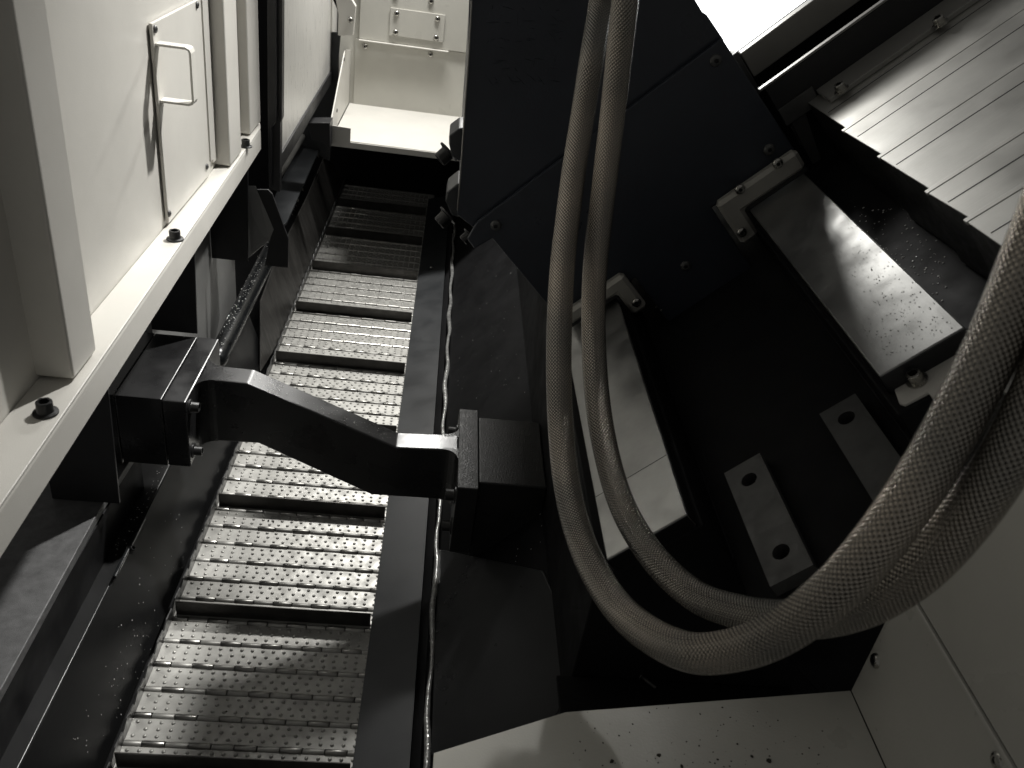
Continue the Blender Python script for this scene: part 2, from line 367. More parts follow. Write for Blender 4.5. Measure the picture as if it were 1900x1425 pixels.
# rounded fold and downturned flange
prof = [(0, 0)]+[(.006*math.sin(a), -.006+.006*math.cos(a)) for a in np.linspace(0, math.pi/2, 7)]+[(.006, -.036), (.0038, -.036), (.0038, -.006), (0, -.0024)]
sec = lambda x0, y: [(x0-.006+px, y, .5+pz) for px, pz in prof]
vs = sec(e0+.0002, .12)+sec(e1+.0002, 1.45)+sec(e1-.008, 1.474); n = len(prof)
fs = [tuple(range(n)), tuple(range(3*n-1, 2*n-1, -1))]+[(r_*n+i, r_*n+(i+1) % n, (r_+1)*n+(i+1) % n, (r_+1)*n+i) for r_ in (0, 1) for i in range(n)]
fl = mesh('ledge_flange', vs, fs, 'beige', cab, smooth=True); fl.data.set_sharp_from_angle(angle=math.radians(50))
def post(y0, y1, x1, zb=.503, top=1.35):
    return prism('post', [(WX-.002, y0, zb), (x1, y0, zb), (x1, y1, zb), (WX-.002, y1, zb)], (0, 0, top-zb), 'beige', cab, .0025, 3)
post(.638, .690, -.3035); post(1.232, 1.302, -.3125); post(1.395, 1.474, -.320)
for p in [(85, 762), (325, 440), (456, 268)]:
    put('ledge_bolt', CAPB, PZ(p[0], p[1]+4, .5003), (0, 0, 1), cab, .98)
# inner frame strip beside the second post, hinge line
box('trim_strip', (WX, 1.192, .52), (WX+.006, 1.206, 1.3), 'beige', cab, .001)
box('trim_strip', (WX, 1.211, .512), (WX+.004, 1.2285, 1.3), 'beige', cab, .001)
# access cover plate with handle
cv = link('access_cover', None, cab); cv.location = (0, 0, 0)
def cover_part(o): 
    o.parent = cab; return o
plate = box('access_cover', (WX+.0015, .995, .5045), (WX+.0055, 1.186, .735), 'beige', cab, .0008)
bpy.data.objects.remove(cv)
for p in [(287, 54), (365, 9), (313, 396), (383, 309)]:
    put('cover_screw', BUTTON_D, PX(*p, WX+.0057), (1, 0, 0), cab, .62)
# bent strap handle: two legs, outer bar
hx0, hx1, hyc = WX+.0058, WX+.044, 1.022
def strap(z0, z1, yy, wd, t):
    path = [(hx0, z0), (hx1-.006, z0), (hx1-.0018, z0+.0018), (hx1, z0+.006), (hx1, z1-.006), (hx1-.0018, z1-.0018), (hx1-.006, z1), (hx0, z1)]
    inn = [(hx0, z0+t), (hx1-.006, z0+t), (hx1-.0018-t*.7, z0+.0018+t*.7), (hx1-t, z0+.006), (hx1-t, z1-.006), (hx1-.0018-t*.7, z1-.0018-t*.7), (hx1-.006, z1-t), (hx0, z1-t)]
    n = len(path); vs = [(x, yy, z) for x, z in path]+[(x, yy, z) for x, z in inn]+[(x, yy+wd, z) for x, z in path]+[(x, yy+wd, z) for x, z in inn]; fs = []
    for i in range(n-1):
        fs += [(i, i+1, n+i+1, n+i), (2*n+i, 3*n+i, 3*n+i+1, 2*n+i+1), (i, 2*n+i, 2*n+i+1, i+1), (n+i, n+i+1, 3*n+i+1, 3*n+i)]
    fs += [(0, n, 3*n, 2*n), (n-1, 3*n-1, 4*n-1, 2*n-1)]
    return mesh('handle', vs, fs, 'beige', cab)
strap(.650, .714, .998, .016, .0025)

# ---------------------------------------------------------------- bracket sheets hanging under the ledge
br = [(222, 936, 196, .20), (366, 621, 355, .318), (460, 487, 454, .29)]
names = ['black bracket sheet standing on the grey shelf under the ledge', 'black bracket sheet standing on the arm mounting block', 'black bracket sheet beyond the arm block below the ledge end']
for (bx, by, tx, zz), lab in zip(br, names):
    p = PZ(bx, by, zz); y = p[1]; ptop = PY(tx, by-150, y)
    q = prism('bracket_sheet', [(-.384 if y > 1 else -.44, y, zz+.001), (p[0], y, zz+.001), (p[0]+(.461-zz)*.03, y, .462), (-.384 if y > 1 else -.44, y, .462)], (0, .004, 0), 'blackdull', None, .0008)
    tag(q, lab, 'bracket', 'bracket sheets under the ledge')
gp = thing('gusset_plate', PY(515, 490, 1.36), 'black bent gusset plate between the ledge end and the scratched chute', 'gusset')
prism('gusset_face', [PY(*p, 1.34) for p in [(497, 352), (505, 360), (535, 443), (534, 497), (491, 493), (502, 440), (508, 425), (476, 352)]], (0, .004, 0), 'blackdull', gp, .0006)
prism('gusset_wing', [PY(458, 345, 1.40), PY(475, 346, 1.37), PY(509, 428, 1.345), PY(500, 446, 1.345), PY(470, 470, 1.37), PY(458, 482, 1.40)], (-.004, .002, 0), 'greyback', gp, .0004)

# ---------------------------------------------------------------- the arm
arm = thing('cross_arm', (-.1, .905, .22), 'black cranked steel arm bridging the conveyor between two bolted blocks', 'arm')
YA, TA = .9475, .036                       # front face and thickness of the arm plate
top = [(-.2925, .3135), (-.230, .3125), (-.031, .229), (.0545, .2335)]
bot = [(.0545, .143), (-.061, .141), (-.218, .216), (-.2925, .214)]
prism('arm_plate', [(x, YA, z) for x, z in top+bot], (0, TA, 0), 'arm', arm, .0018)
box('mounting_flange', (-.3215, .8895, .212), (-.2930, 1.0530, .3140), 'arm', arm, .0018)
box('mounting_flange', (.0550, .8640, .120), (.0835, 1.0510, .2345), 'castblack', arm, .0015)
def root(x0, sx, zt_, zb_):                 # plan-view fillets where the arm meets its flanges
    for yf_, sy in ((YA, -1), (YA+TA, 1)):
        R_ = .021; pts_ = [(x0, yf_-sy*.004, zt_), (x0+sx*R_, yf_-sy*.004, zt_)]+[(x0+sx*R_*(1-math.sin(a)), yf_+sy*R_*(1-math.cos(a)), zt_) for a in np.linspace(0, math.pi/2, 8)]
        prism('root_fillet', pts_, (0, 0, zb_-zt_), 'arm', arm, 0)
root(-.2932, 1, .3132, .2145); root(.0552, -1, .2332, .1435)
for z in (.297, .228): put('cap_screw', CAPB, (-.2930, .905, z), (1, 0, 0), arm, 1.0)
for y, z in ((1.030, .205), (.884, .205), (.884, .150)): put('cap_screw', CAPB, (.0550, y, z), (-1, 0, 0), arm, 1.2)
lb = thing('mounting_block', (-.36, .97, .21), 'black oily block carrying the left end of the arm under the ledge', 'block')
box('block_body', (-.466, .8905, .208), (-.3795, 1.050, .3150), 'arm', lb, .0010)
box('block_spacer', (-.3787, .8910, .2105), (-.3225, 1.0505, .3145), 'arm', lb, .0010)
rbk = thing('mounting_block', (.13, .93, .20), 'black square block carrying the right end of the arm on the bed slope', 'block')
box('block_body', (.0840, .880, .100), (.1755, 1.034, .2335), 'castblack', rbk, .002)

# ================================================================ SLANT BED
bed = thing('lathe_bed', (.4, 1.2, 0), 'black painted slant bed casting rising beside the conveyor', 'lathe bed')
xz = lambda u, n: ((u-n)*S2, (u+n)*S2)
sec = [(.046, .045), (.176, .190), (.1775, .386), xz(.4145, .140), xz(.506, .140), xz(.506, .085), xz(.694, .085), xz(.694, .140), xz(.782, .140), xz(.90, .140), xz(1.2, .140), (1.2, -.1), (.046, -.1)]
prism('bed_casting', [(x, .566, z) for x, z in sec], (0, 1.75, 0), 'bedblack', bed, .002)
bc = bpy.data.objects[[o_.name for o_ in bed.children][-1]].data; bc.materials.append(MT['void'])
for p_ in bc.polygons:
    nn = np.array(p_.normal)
    if nn@EN > .6 or abs(nn@EU) > .9 or nn[1] < -.5: p_.material_index = 1  # upward, side and end faces get the black that carries shade
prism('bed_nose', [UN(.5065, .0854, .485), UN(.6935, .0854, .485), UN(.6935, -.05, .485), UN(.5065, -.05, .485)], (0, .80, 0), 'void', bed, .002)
# front slope apron continuing toward the end cover
sa = np.array([.046, 0, .045]); sd = np.array([.130, 0, .145]); sn = np.cross(sd, EY); sn /= np.linalg.norm(sn)
def slp(px, py): return pl(px, py, sn, sn@sa)
ap = [slp(*p) for p in [(804, 1402), (812, 1160), (818, 1020), (1010, 1060), (1046, 1140), (1049, 1190), (1075, 1228), (1092, 1265), (1098, 1335), (1050, 1345)]]
prism('front_apron', [p+np.array([-.003, 0, .001]) for p in ap], (.004, 0, -.0015), 'bedblack', bed, .0008)
for lab, u0, u1, n0, n1, y0 in (('lower ground steel guideway of the slant bed, behind the hanging hoses', .414, .5005, .1405, .158, .567), ('upper ground steel guideway of the slant bed with sunlit wet end', .700, .7755, .1405, .162, .594)):
    lab = lab.replace('sunlit wet end', 'brightly lit wet end')
    wy = thing('guideway', UN((u0+u1)/2, n0, y0), lab, 'guideway')
    box('rail_body', (u0, y0, n0), (u1, 1.9, n1), 'way', wy, .0012, BED)
    for ua, ub in ((u0-.0010, u0-.0002), (u1+.0002, u1+.0010)): box('side_dark_sheet', (ua, y0, n0+.0002), (ub, 1.0, n1-.0022), 'void', wy, 0, BED)  # thin black sheets darken both rail sides
    box('end_shade_sheet', (u0+.0005, y0-.0016, n0-.001), (u1-.0005, y0-.0003, n1-.0012), 'void' if u0 < .5 else 'blackdull', wy, .0003, BED)  # black sheet stands in for the shade on the rail's end face
    if u0 < .5:
        box('rail_joint', (u0+.001, .6555, n1-.001), (u1-.001, .6562, n1+.0002), 'socket', wy, 0, BED)
# two drilled bars on the bed floor
def holed_bar(u0, u1, y0, y1, n0, n1, holes, label):
    t = thing('drilled_bar', UN((u0+u1)/2, n0, y0), label, 'bar')
    bm = bmesh.new(); R_ = .0082; S = 24
    uc = (u0+u1)/2; ring = {}
    cuts = [y0]+[(a+b_)/2 for a, b_ in zip(holes, holes[1:])]+[y1]
    vm = {}
    def V(u, y, n):
        k = (round(u, 6), round(y, 6), round(n, 6))
        if k not in vm: vm[k] = bm.verts.new(UN(u, n, y))
        return vm[k]
    for h, ya, yb in zip(holes, cuts, cuts[1:]):
        sq = []
        for i in range(S):
            a = 2*math.pi*i/S; c, s_ = math.cos(a), math.sin(a); k = min((u1-uc)/abs(c) if abs(c) > 1e-6 else 9, ((yb-h) if s_ > 0 else (h-ya))/abs(s_) if abs(s_) > 1e-6 else 9)
            sq.append((uc+c*k, h+s_*k, uc+R_*c, h+R_*s_))
        corners = [(u1, yb), (u0, yb), (u0, ya), (u1, ya)]
        for i in range(S):
            a_, b_ = sq[i], sq[(i+1) % S]
            poly = [V(a_[0], a_[1], n1)]
            for cu, cy in corners:
                if min(math.hypot(a_[0]-cu, a_[1]-cy), math.hypot(b_[0]-cu, b_[1]-cy)) > 1e-5:
                    onA = abs(a_[0]-cu) < 1e-6 or abs(a_[1]-cy) < 1e-6; onB = abs(b_[0]-cu) < 1e-6 or abs(b_[1]-cy) < 1e-6
                    if onA and onB and not (abs(a_[0]-b_[0]) < 1e-6 or abs(a_[1]-b_[1]) < 1e-6): poly.append(V(cu, cy, n1))
            poly += [V(b_[0], b_[1], n1), V(b_[2], b_[3], n1), V(a_[2], a_[3], n1)]
            bm.faces.new(poly)
            bm.faces.new([V(a_[2], a_[3], n1), V(b_[2], b_[3], n1), V(b_[2], b_[3], n0), V(a_[2], a_[3], n0)])
    for (ua, ya_), (ub, yb_) in (((u0, y0), (u1, y0)), ((u1, y0), (u1, y1)), ((u1, y1), (u0, y1)), ((u0, y1), (u0, y0))):
        bm.faces.new([bm.verts.new(UN(ua, n1, ya_)), bm.verts.new(UN(ub, n1, yb_)), bm.verts.new(UN(ub, n0, yb_)), bm.verts.new(UN(ua, n0, ya_))])
    bmesh.ops.remove_doubles(bm, verts=bm.verts, dist=1e-6); bmesh.ops.recalc_face_normals(bm, faces=bm.faces)
    me = bpy.data.meshes.new('bar_body'); bm.to_mesh(me); bm.free(); me.materials.append(MT['bar']); link('bar_body', me, t)
    for h in holes: put('hole_shadow_disc', lathe_mesh('hole_shadow_disc', [(R_*.99, 0), (R_*.98, .0002)], 20, mats=['void']), UN(uc, n0+.0005, h), EN, t)  # black disc stands in for the shadow inside each hole
    return t
holed_bar(.532, .5725, .503, .658, .0855, .100, [.532, .632], 'dull steel bar with two drilled holes, nearer the lower guideway')
holed_bar(.640, .6780, .500, .664, .0855, .100, [.528, .640], 'dull steel bar with drilled holes, half hidden behind the hoses')

# ================================================================ SADDLE (carriage)
YC = 1.0
sad = thing('lathe_saddle', UN(.6, .17, YC), 'navy black saddle housing with screwed front plate straddling the guideways', 'saddle')
fp = [(.42, .356), (.774, .356), (.781, .190), (.664, .190), (.664, .085), (.536, .085), (.536, .168), (.4225, .168), (.4225, .327), (.396, .330), (.397, .346)]
prism('front_plate', [UN(u, n, YC) for u, n in fp], (0, .006, 0), 'navy', sad, .0016)
body = [(.424, .354), (.770, .354), (.777, .186), (.664, .186), (.664, .09), (.540, .09), (.540, .166), (.4245, .166), (.4245, .30)]
prism('saddle_body', [UN(u, n, YC+.0062) for u, n in body], (0, .30, 0), 'blackdull', sad, .001)
for p in [(1328, 112), (1427, 277), (920, 418), (1272, 493)]:
    put('screw', BUTTON_D, PY(*p, YC-.0001), (0, -1, 0), sad)
for p in [(1218, 570), (1227, 576), (1400, 558)]: put('screw', RIVET, PY(*p, YC-.0001), (0, -1, 0), sad, .55)
up = [(874, -160), (868, 100), (853, 330), (848, 398), (882, 425), (1345, 84), (1343, 74), (1312, 28), (1303, 22), (1290, 0), (1200, -160)]
prism('upper_housing', [PY(*p, YC+.010) for p in up], (0, .55, 0), 'navy', sad, .001)  # depth drawn out behind, unseen, to shade the right arm block
tube('edge_trim', [PY(*p, YC+.006) for p in [(875, -100), (875, 12), (870, 100), (854, 330), (849, 390)]], .0011, 'grey', sad, 8)
# smeared oily residue on the housing: small raised streaks
rv, rf = [], []
random.seed(11)
for k in range(46):
    px = random.uniform(905, 1040); py = random.choice([18, 40, 58, 72, 92, 112, 130, 150])+random.uniform(-6, 6)
    if px > 1060-py*.1: continue
    c_ = PY(px, py, YC+.0096); ln = random.uniform(.002, .009); th = random.uniform(.0004, .0010); a = random.choice([0, 0, .2, 1.5, -.6]) + random.uniform(-.2, .2)
    e1_ = np.array([math.cos(a), 0, math.sin(a)]); e2_ = np.array([-math.sin(a), 0, math.cos(a)]); b0 = len(rv)
    rv += [c_-e1_*ln-e2_*th*.2, c_-e2_*th, c_+e1_*ln, c_+e2_*th, c_+np.array([0, -.0006, 0])]
    rf += [(b0, b0+1, b0+4), (b0+1, b0+2, b0+4), (b0+2, b0+3, b0+4), (b0+3, b0, b0+4)]
o = mesh('residue_streaks', rv, rf, 'navy', sad); tag(o, kind='stuff')
# wipers
def wiper(poly, screws, label):
    t = thing('way_wiper', UN(poly[0][0], poly[0][1], YC), label, 'wiper plate')
    prism('wiper_plate', [UN(u, n, YC-.0165) for u, n in poly], (0, .016, 0), 'wiper', t, .0045, 1)
    ins = .0032
    prism('wiper_lip', [UN(u, n, YC-.0125) for u, n in LIP[label]], (0, .012, 0), 'rubber', t, .0006)
    for p in screws: put('screw', BUTTON, PY(*p, YC-.0168), (0, -1, 0), t, .92)
UL = 'L-shaped grey wiper plate with three screws over the upper guideway'; LL = 'L-shaped grey wiper plate over the lower guideway behind the hoses'
LIP = {UL: [(.6995, .1685), (.781, .1685), (.781, .1630), (.6985, .1630), (.6985, .130), (.6945, .130), (.6945, .1685)], LL: [(.432, .1655), (.502, .1655), (.502, .130), (.5055, .130), (.5055, .170), (.432, .170)]}
wiper([(.670, .196), (.781, .196), (.781, .1692), (.6942, .1692), (.6942, .128), (.670, .128)], [(1373, 351), (1443, 303), (1376, 431)], UL)
wiper([(.432, .190), (.528, .190), (.528, .130), (.5062, .130), (.5062, .1702), (.432, .1702)], [(1181, 561)], LL)
# turret blocks at the left of the saddle
def tblock(poly, bolts, label):
    t = thing('tool_block', PY(*poly[0], 1.06), label, 'tool block', 'tool blocks on the saddle')
    prism('block_body', [PY(*p, 1.05) for p in poly], (.0, .055, 0), 'strip', t, .002)
    for p, s_ in bolts: put('cap_screw', CAPB, PY(*p, 1.07)+.004*EU, -EU+.6*EN*0+np.array([0, -.35, 0]), t, s_)
tblock([(833, 268), (833, 252), (852, 238), (866, 238), (866, 290), (852, 300), (838, 290)], [((829, 284), 1.45)], 'dark angular tool block with bolt above the black tray gap')
tblock([(826, 372), (830, 356), (850, 340), (862, 345), (870, 392), (858, 405), (838, 400)], [((828, 402), 1.45), ((868, 438), 1.1)], 'dark angular tool block with bolts at the lower corner of the saddle')

# ================================================================ WAY COVER
wc = thing('way_cover', UN(.83, .12, .8), 'stepped telescopic steel way cover with overlapping plates', 'way cover')
marks = [1.028, .905, .806, .700, .628, .40]          # near/far limits along y of the lamella, far -> near
NC, UC = .2200, .8235
for k in range(len(marks)-1):
    y1, y0 = marks[k], marks[k+1]-.010
    n_ = NC+.0022*k; uf, un_ = UC-.0024-.0006*k, UC+.0024-.0006*k      # each plate tapers, so the edge steps at every overlap
    if k == 0: uf = UC
    prism('lamella', [UN(uf, n_, y1), UN(un_, n_, y0), UN(1.20, n_, y0), UN(1.20, n_, y1)], -EN*.0018, 'cover', wc, .0005)
    prism('lamella_side', [UN(uf, n_-.0020, y1), UN(un_, n_-.0020, y0), UN(un_, .1425, y0), UN(uf, .1425, y1)], EU*.0018, 'darksteel', wc, .0004)
    if k: box('wiper_strip', (uf-.0008, y1-.0050, n_-.0030), (1.20, y1+.0012, n_+.0005), 'cover', wc, .0006, BED)
    yg = y1-.034 if k else y1-.060
    box('groove_line', (uf+.004, yg, n_-.001), (1.20, yg+.0009, n_+.0003), 'socket', wc, 0, BED)
# bracket across the far end of the cover
bk = thing('cover_bracket', UN(.84, .22, 1.03), 'grey angle bracket with two cap screws across the far end of the way cover', 'bracket')
yb0, yb1 = .985, 1.030
nb = NC+.0003
box('flange', (.838, yb0, nb), (1.20, yb1-.0003, nb+.006), 'grey', bk, .0008, BED)
box('shaded_web', (.790, yb1, nb-.012), (1.20, yb1+.006, nb+.044), 'blackdull', bk, .0008, BED)  # black where the bracket is grey: its shadow is put into the colour
box('web_cap', (.784, yb1+.001, nb+.0445), (1.20, yb1+.009, nb+.0475), 'grey', bk, .0008, BED)
box('lug_plate', (.790, yb1-.004, nb-.010), (.836, yb1-.0005, nb+.014), 'bar', bk, .0006, BED)
for p in [(1562, 168), (1745, 45)]: put('cap_screw', CAP, PN(*p, nb+.006), EN, bk, .9)
prism('hanging_lug', [UN(.795, nb-.085, yb1+.01), UN(.806, nb-.085, yb1+.01), UN(.818, nb-.013, yb1+.01), UN(.798, nb-.013, yb1+.01)], (0, .02, 0), 'bar', bk, .001)
fb = thing('cross_beam', UN(.80, .25, 1.12), 'broad grey beam sloping up beside the saddle below the white lamp', 'beam')
box('beam_body', (.797, 1.12, .252), (1.30, 1.135, .2885), 'wiper', fb, .0015, BED)
box('beam_end', (.7790, 1.118, .230), (.7955, 1.14, .294), 'bar', fb, .001, BED)
o = box('lamp_blocker', (.7755, 1.136, .10), (1.30, 1.142, .2875), 'void', None, .001, BED); tag(o, 'narrow black plate added behind the cover bracket to block the lamp', 'panel')  # added plate that hides the lamp through the gap
# plate with cap screw at the near end of the upper guideway
pn = .1425
ep = thing('end_bracket', PN(1690, 720, pn), 'small cream bracket plate with one cap screw below the upper guideway end', 'bracket')
prism('bracket_plate', [PN(*p, pn) for p in [(1640, 700), (1800, 622), (1960, 600), (1960, 760), (1800, 705), (1733, 742), (1722, 728), (1678, 751), (1668, 748), (1659, 722), (1661, 714)]], -EN*.004, 'beige', ep, .0008)
put('cap_screw', CAP, PN(1702, 706, pn+.0003), EN, ep, .95)

# ================================================================ END COVERS (near right)
ec = thing('end_cover', (.2, .4, .28), 'cream sheet metal end cover pan speckled with chips, folded up at right', 'end cover')
YE = .46
e = [PY(805, 1398, YE), PY(1050, 1322, YE), PY(1578, 1281, YE), PY(1676, 1083, YE)]
tk = np.array([0, 0, -.003])
def extr(poly_pts, name, thick, m_='beige_dirty'):
    return prism(name, poly_pts, thick, m_, ec, .0006)
nf = np.cross(e[2]-e[1], -EY); nf = nf/np.linalg.norm(nf)*(1 if nf[2] > 0 else -1)
def pan(px, py): return pl(px, py, nf, nf@e[1])
extr([pan(805, 1397), pan(1050, 1321), e[2], e[2]-EY*.30, pan(790, 1640)], 'pan_floor', tk)
extr([e[2]+EX*.0006, e[3]+EX*.0006, e[3]+EX*.0006-EY*.30, e[2]+EX*.0006-EY*.30], 'side_panel', (.003, 0, 0))
s1 = np.array([e[3][0], YE, e[3][2]])
extr([s1+np.array([.0008, -.002, .0030]), s1+np.array([.0008, -.002, .26]), s1+np.array([.0008, -.30, .26]), s1+np.array([.0008, -.30, .0030])], 'upper_panel', (.003, 0, 0))
extr([s1+np.array([-.0010, 0, -.0012]), s1+np.array([-.0010, 0, .0018]), s1+np.array([-.0010, -.30, .0018]), s1+np.array([-.0010, -.30, -.0012])], 'seam_trim', (.0014, 0, 0), 'beige')
for p, s_ in [((1685, 1116), .92), ((1627, 1226), .92), ((1855, 1412), .92)]:
    put('screw', BUTTON, PX(*p, e[2][0]+.0004), (-1, 0, 0), ec, s_)
put('hole_shade_dot', RIVET, PX(1655, 1169, e[2][0]+.0004), (-1, 0, 0), ec, .9).data = lathe_mesh('hole_shade_dot', [(.0022, 0), (.0021, .0003)], 12, mats=['void'])  # flat black dot stands in for the dark inside a hole

sp_ = box('sump_plate', (.16, .462, .240), (.41, .5645, .245), 'void', None, .0008); tag(sp_, 'black sheet under the loop of the hoses beside the cream pan', 'sheet')
ls = thing('loose_screw', PZ(1195, 1260, .245), 'small loose screw lying on the black sheet below the hose loop', 'screw')
pa, pb = PZ(1191, 1256, .2478), PZ(1216, 1276, .2472)
tube('shank', [pa, pa+(pb-pa)*.5, pb], .0016, 'bar', ls, 10)
put('screw_head', BUTTON_D, pa, pa-pb, ls, .5)
# ================================================================ FAR TRAY AND FAR WALL
YF = 2.40; ZT = .315
tr = thing('far_tray', (-.1, 2.2, .29), 'brightly lit cream drip tray with front flange at the far end of the conveyor', 'tray')
fA = PZ(650, 263, ZT); yf = fA[1]
xl = PY(613, 243, yf)[0]
bk0 = PY(668, 196, YF)
zt = ZT
def T(px, py): return PZ(px, py, zt)
tf = [T(650, 262), T(650, 238), T(613, 233)]
prism('tray_floor', [np.array([xl+.002, T(613, 233)[1], zt]), tf[1], tf[0], np.array([.22, yf, zt]), np.array([.22, YF-.001, zt]), np.array([xl+.002, YF-.001, zt])], (0, 0, -.003), 'beige', tr, .0006)
yfl = yf-.001
zb = PY(840, 297, yfl)[2]
prism('tray_flange', [(xl-.002, yfl-.004, zb), (.22, yfl-.004, zb), (.22, yfl-.004, zt+.000), (tf[0][0], yfl-.004, zt), (tf[0][0], yfl-.004, zt+.0), (xl-.002, yfl-.004, PY(613, 233, yfl)[2]), ][:3]+[np.array([tf[0][0]+.001, yfl-.004, zt]), np.array([tf[0][0]+.001, yfl-.004, PY(650, 238, yfl-.004)[2]]), np.array([xl-.002, yfl-.004, PY(613, 232, yfl-.004)[2]])], (0, .003, 0), 'beige', tr, .0006)
gx = xl+.0005
prism('side_gusset', [PX(*p, gx) for p in [(613, 236), (641, 92), (664, 94), (671, 100)]]+[np.array([gx, YF-.004, PX(671, 100, gx)[2]]), np.array([gx, YF-.004, zt+.001]), np.array([gx, yf+.03, zt+.001])], (-.003, 0, 0), 'beige', tr, .0006)
for p in [(638, 110), (625, 205)]: put('slot_screw', RIVET, PX(*p, gx+.0002), (1, 0, 0), tr, 1.6).data = lathe_mesh('dark_slot_screw', [(.003, 0), (.0028, .001)], 12, mats=['socket'])
fw = thing('far_wall', (-.1, YF, .35), 'grey cream far end wall with screwed cover plates', 'end wall')
box('wall_sheet', (xl-.03, YF, .20), (.55, YF+.006, 1.2), 'beige_dirty', fw, .0006)
a_ = PY(650, 70, YF); c_ = PY(868, 98, YF)
zl = PY(760, 84, YF)[2]
box('lower_plate', (gx+.012, YF-.004, PY(700, 205, YF)[2]), (.50, YF-.0006, zl), 'beige_dirty', fw, .0006)
box('upper_plate', (gx+.022, YF-.010, zl+.002), (.50, YF-.0006, 1.1), 'beige_dirty', fw, .0008)
box('wall_lip', (gx+.022, YF-.022, zl-.0015), (-.02, YF-.0102, zl+.0010), 'beige', fw, .0004)
q0, q1 = PY(733, 24, YF-.01), PY(813, 68, YF-.01)
box('small_cover', (q0[0]-.012, YF-.0135, q1[2]-.012), (q1[0]+.014, YF-.0103, q0[2]+.012), 'beige_dirty', fw, .0006)
for p in [(736, 25), (812, 35), (734, 60), (809, 70)]: put('screw', BUTTON, PY(*p, YF-.0137), (0, -1, 0), fw, 1.0)
for p in [(677, 86), (799, 101), (800, 2), (735, -10)]: put('screw', BUTTON, PY(*p, YF-.0045 if p[1] > 80 else YF-.0105), (0, -1, 0), fw, 1.0)
hb = thing('hinge_bracket', PY(645, 60, 2.2), 'white chamfered sheet bracket beside the brushed door at the far end', 'bracket')
yh = 2.28
prism('bracket_plate', [PY(*p, yh) for p in [(612, -60), (628, 26), (627, 66), (655, 66), (660, 12), (650, -5), (640, -60)]], (0, .02, 0), 'beige', hb, .001)
put('screw', BUTTON, PY(650, 37, yh-.0003), (0, -1, 0), hb, 1.0)

# ---------------------------------------------------------------- brushed door panel and black edge at the end of the cabinet
dp = thing('sliding_door', (-.32, 1.8, .5), 'brushed stainless sliding door panel with angled end beyond the white cabinet', 'door')
dx = -.318
prism('door_sheet', [PX(*p, dx) for p in [(522, -120), (600, -40), (630, 26), (627, 95), (616, 130), (560, 228), (519, 292)]], (-.012, 0, 0), 'brushed', dp, .0008)
prism('door_edge', [PX(*p, dx+.004) for p in [(519, 292), (616, 131), (622, 124), (626, 135), (560, 250), (521, 315)]], (-.012, 0, 0), 'blackdull', dp, .0008)
jb = thing('door_jamb', PY(510, 350, 1.5), 'tall narrow black door jamb at the end of the white ledge', 'jamb')
prism('jamb_face', [PY(*p, 1.495) for p in [(495, -120), (512, -120), (512, 225), (503, 238), (503, 350), (499, 350), (497, 225)]], (0, .012, 0), 'blackdull', jb, .0006)
prism('jamb_side', [PY(*p, 1.51) for p in [(512.5, -120), (524, -120), (523, 220), (520, 228), (519, 356), (501, 352), (501, 242), (512.5, 225)]], (0, .02, 0), 'blackdull', jb, .0006)
# rails beyond the jamb
rl = thing('door_rail', (-.37, 1.9, .2), 'dark door rail strip with rounded lit bar below the brushed door', 'rail')
def ZR(p, z): return PZ(*p, z)
zr = .205
prism('rail_plate', [PZ(*p, zr) for p in [(556, 256), (600, 262), (582, 300), (532, 412), (518, 424), (509, 366)]], (0, 0, -.006), 'strip', rl, .0006)
tube('round_bar', [PZ(*p, .235) for p in [(572, 232), (566, 246), (548, 276), (520, 322), (505, 345)]], .0075, 'grey', rl, 12)
prism('side_block', [PY(*p, 2.0) for p in [(570, 228), (612, 228), (612, 275), (598, 264), (578, 258)]], (0, .05, 0), 'blackdull', rl, .001)
o = prism('dark_screen_panel', [PY(*p, 2.3) for p in [(560, 270), (575, 60), (632, 60), (612, 300)]], (0, .01, 0), 'strip', None, .0008); tag(o, 'dark grey vertical panel in the gap between brushed door and tray', 'panel')

# ================================================================ LAMP (seen blown out beside the saddle)
lm = thing('machine_lamp', PY(1420, 0, 1.45), 'blown-out white lamp panel glowing behind the saddle', 'lamp')
lq = [PY(*p, 1.45) for p in [(1230, -190), (1640, -190), (1640, 150), (1230, 150)]]
prism('diffuser', lq, (0, .004, 0), 'lamp', lm, 0)
prism('lamp_housing', [p+np.array([0, .006, 0]) for p in lq], (0, .04, 0), 'blackdull', lm, .002)
# two work lamps above the frame that light the left wall, conveyor and tray
for (lx, ly, lz), lab in (((-.06, 2.26, 1.28), 'black work lamp head above the far end of the conveyor'), ((.18, 1.47, 1.48), 'small black work lamp head high above the saddle')):
    wl = thing('work_lamp', (lx, ly, lz+.03), lab, 'lamp')
    box('lamp_head', (lx-.10, ly-.05, lz+.03), (lx+.10, ly+.05, lz+.07), 'blackdull', wl, .003)
    if lz > 1.4:  # added flap and side, unseen, keep this lamp off pan and bed
        box('added_flap', (lx-.0085, ly-.16, lz-.082), (lx+.14, ly+.05, lz-.079), 'blackdull', wl, .0006)
        box('added_side', (lx+.1405, ly-.16, lz-.082), (lx+.1435, ly+.05, lz+.0295), 'blackdull', wl, .0006)
    box('mount_arm', (lx-.012, ly-.012, lz+.0705), (lx+.012, ly+.012, lz+.20), 'blackdull', wl, .002)

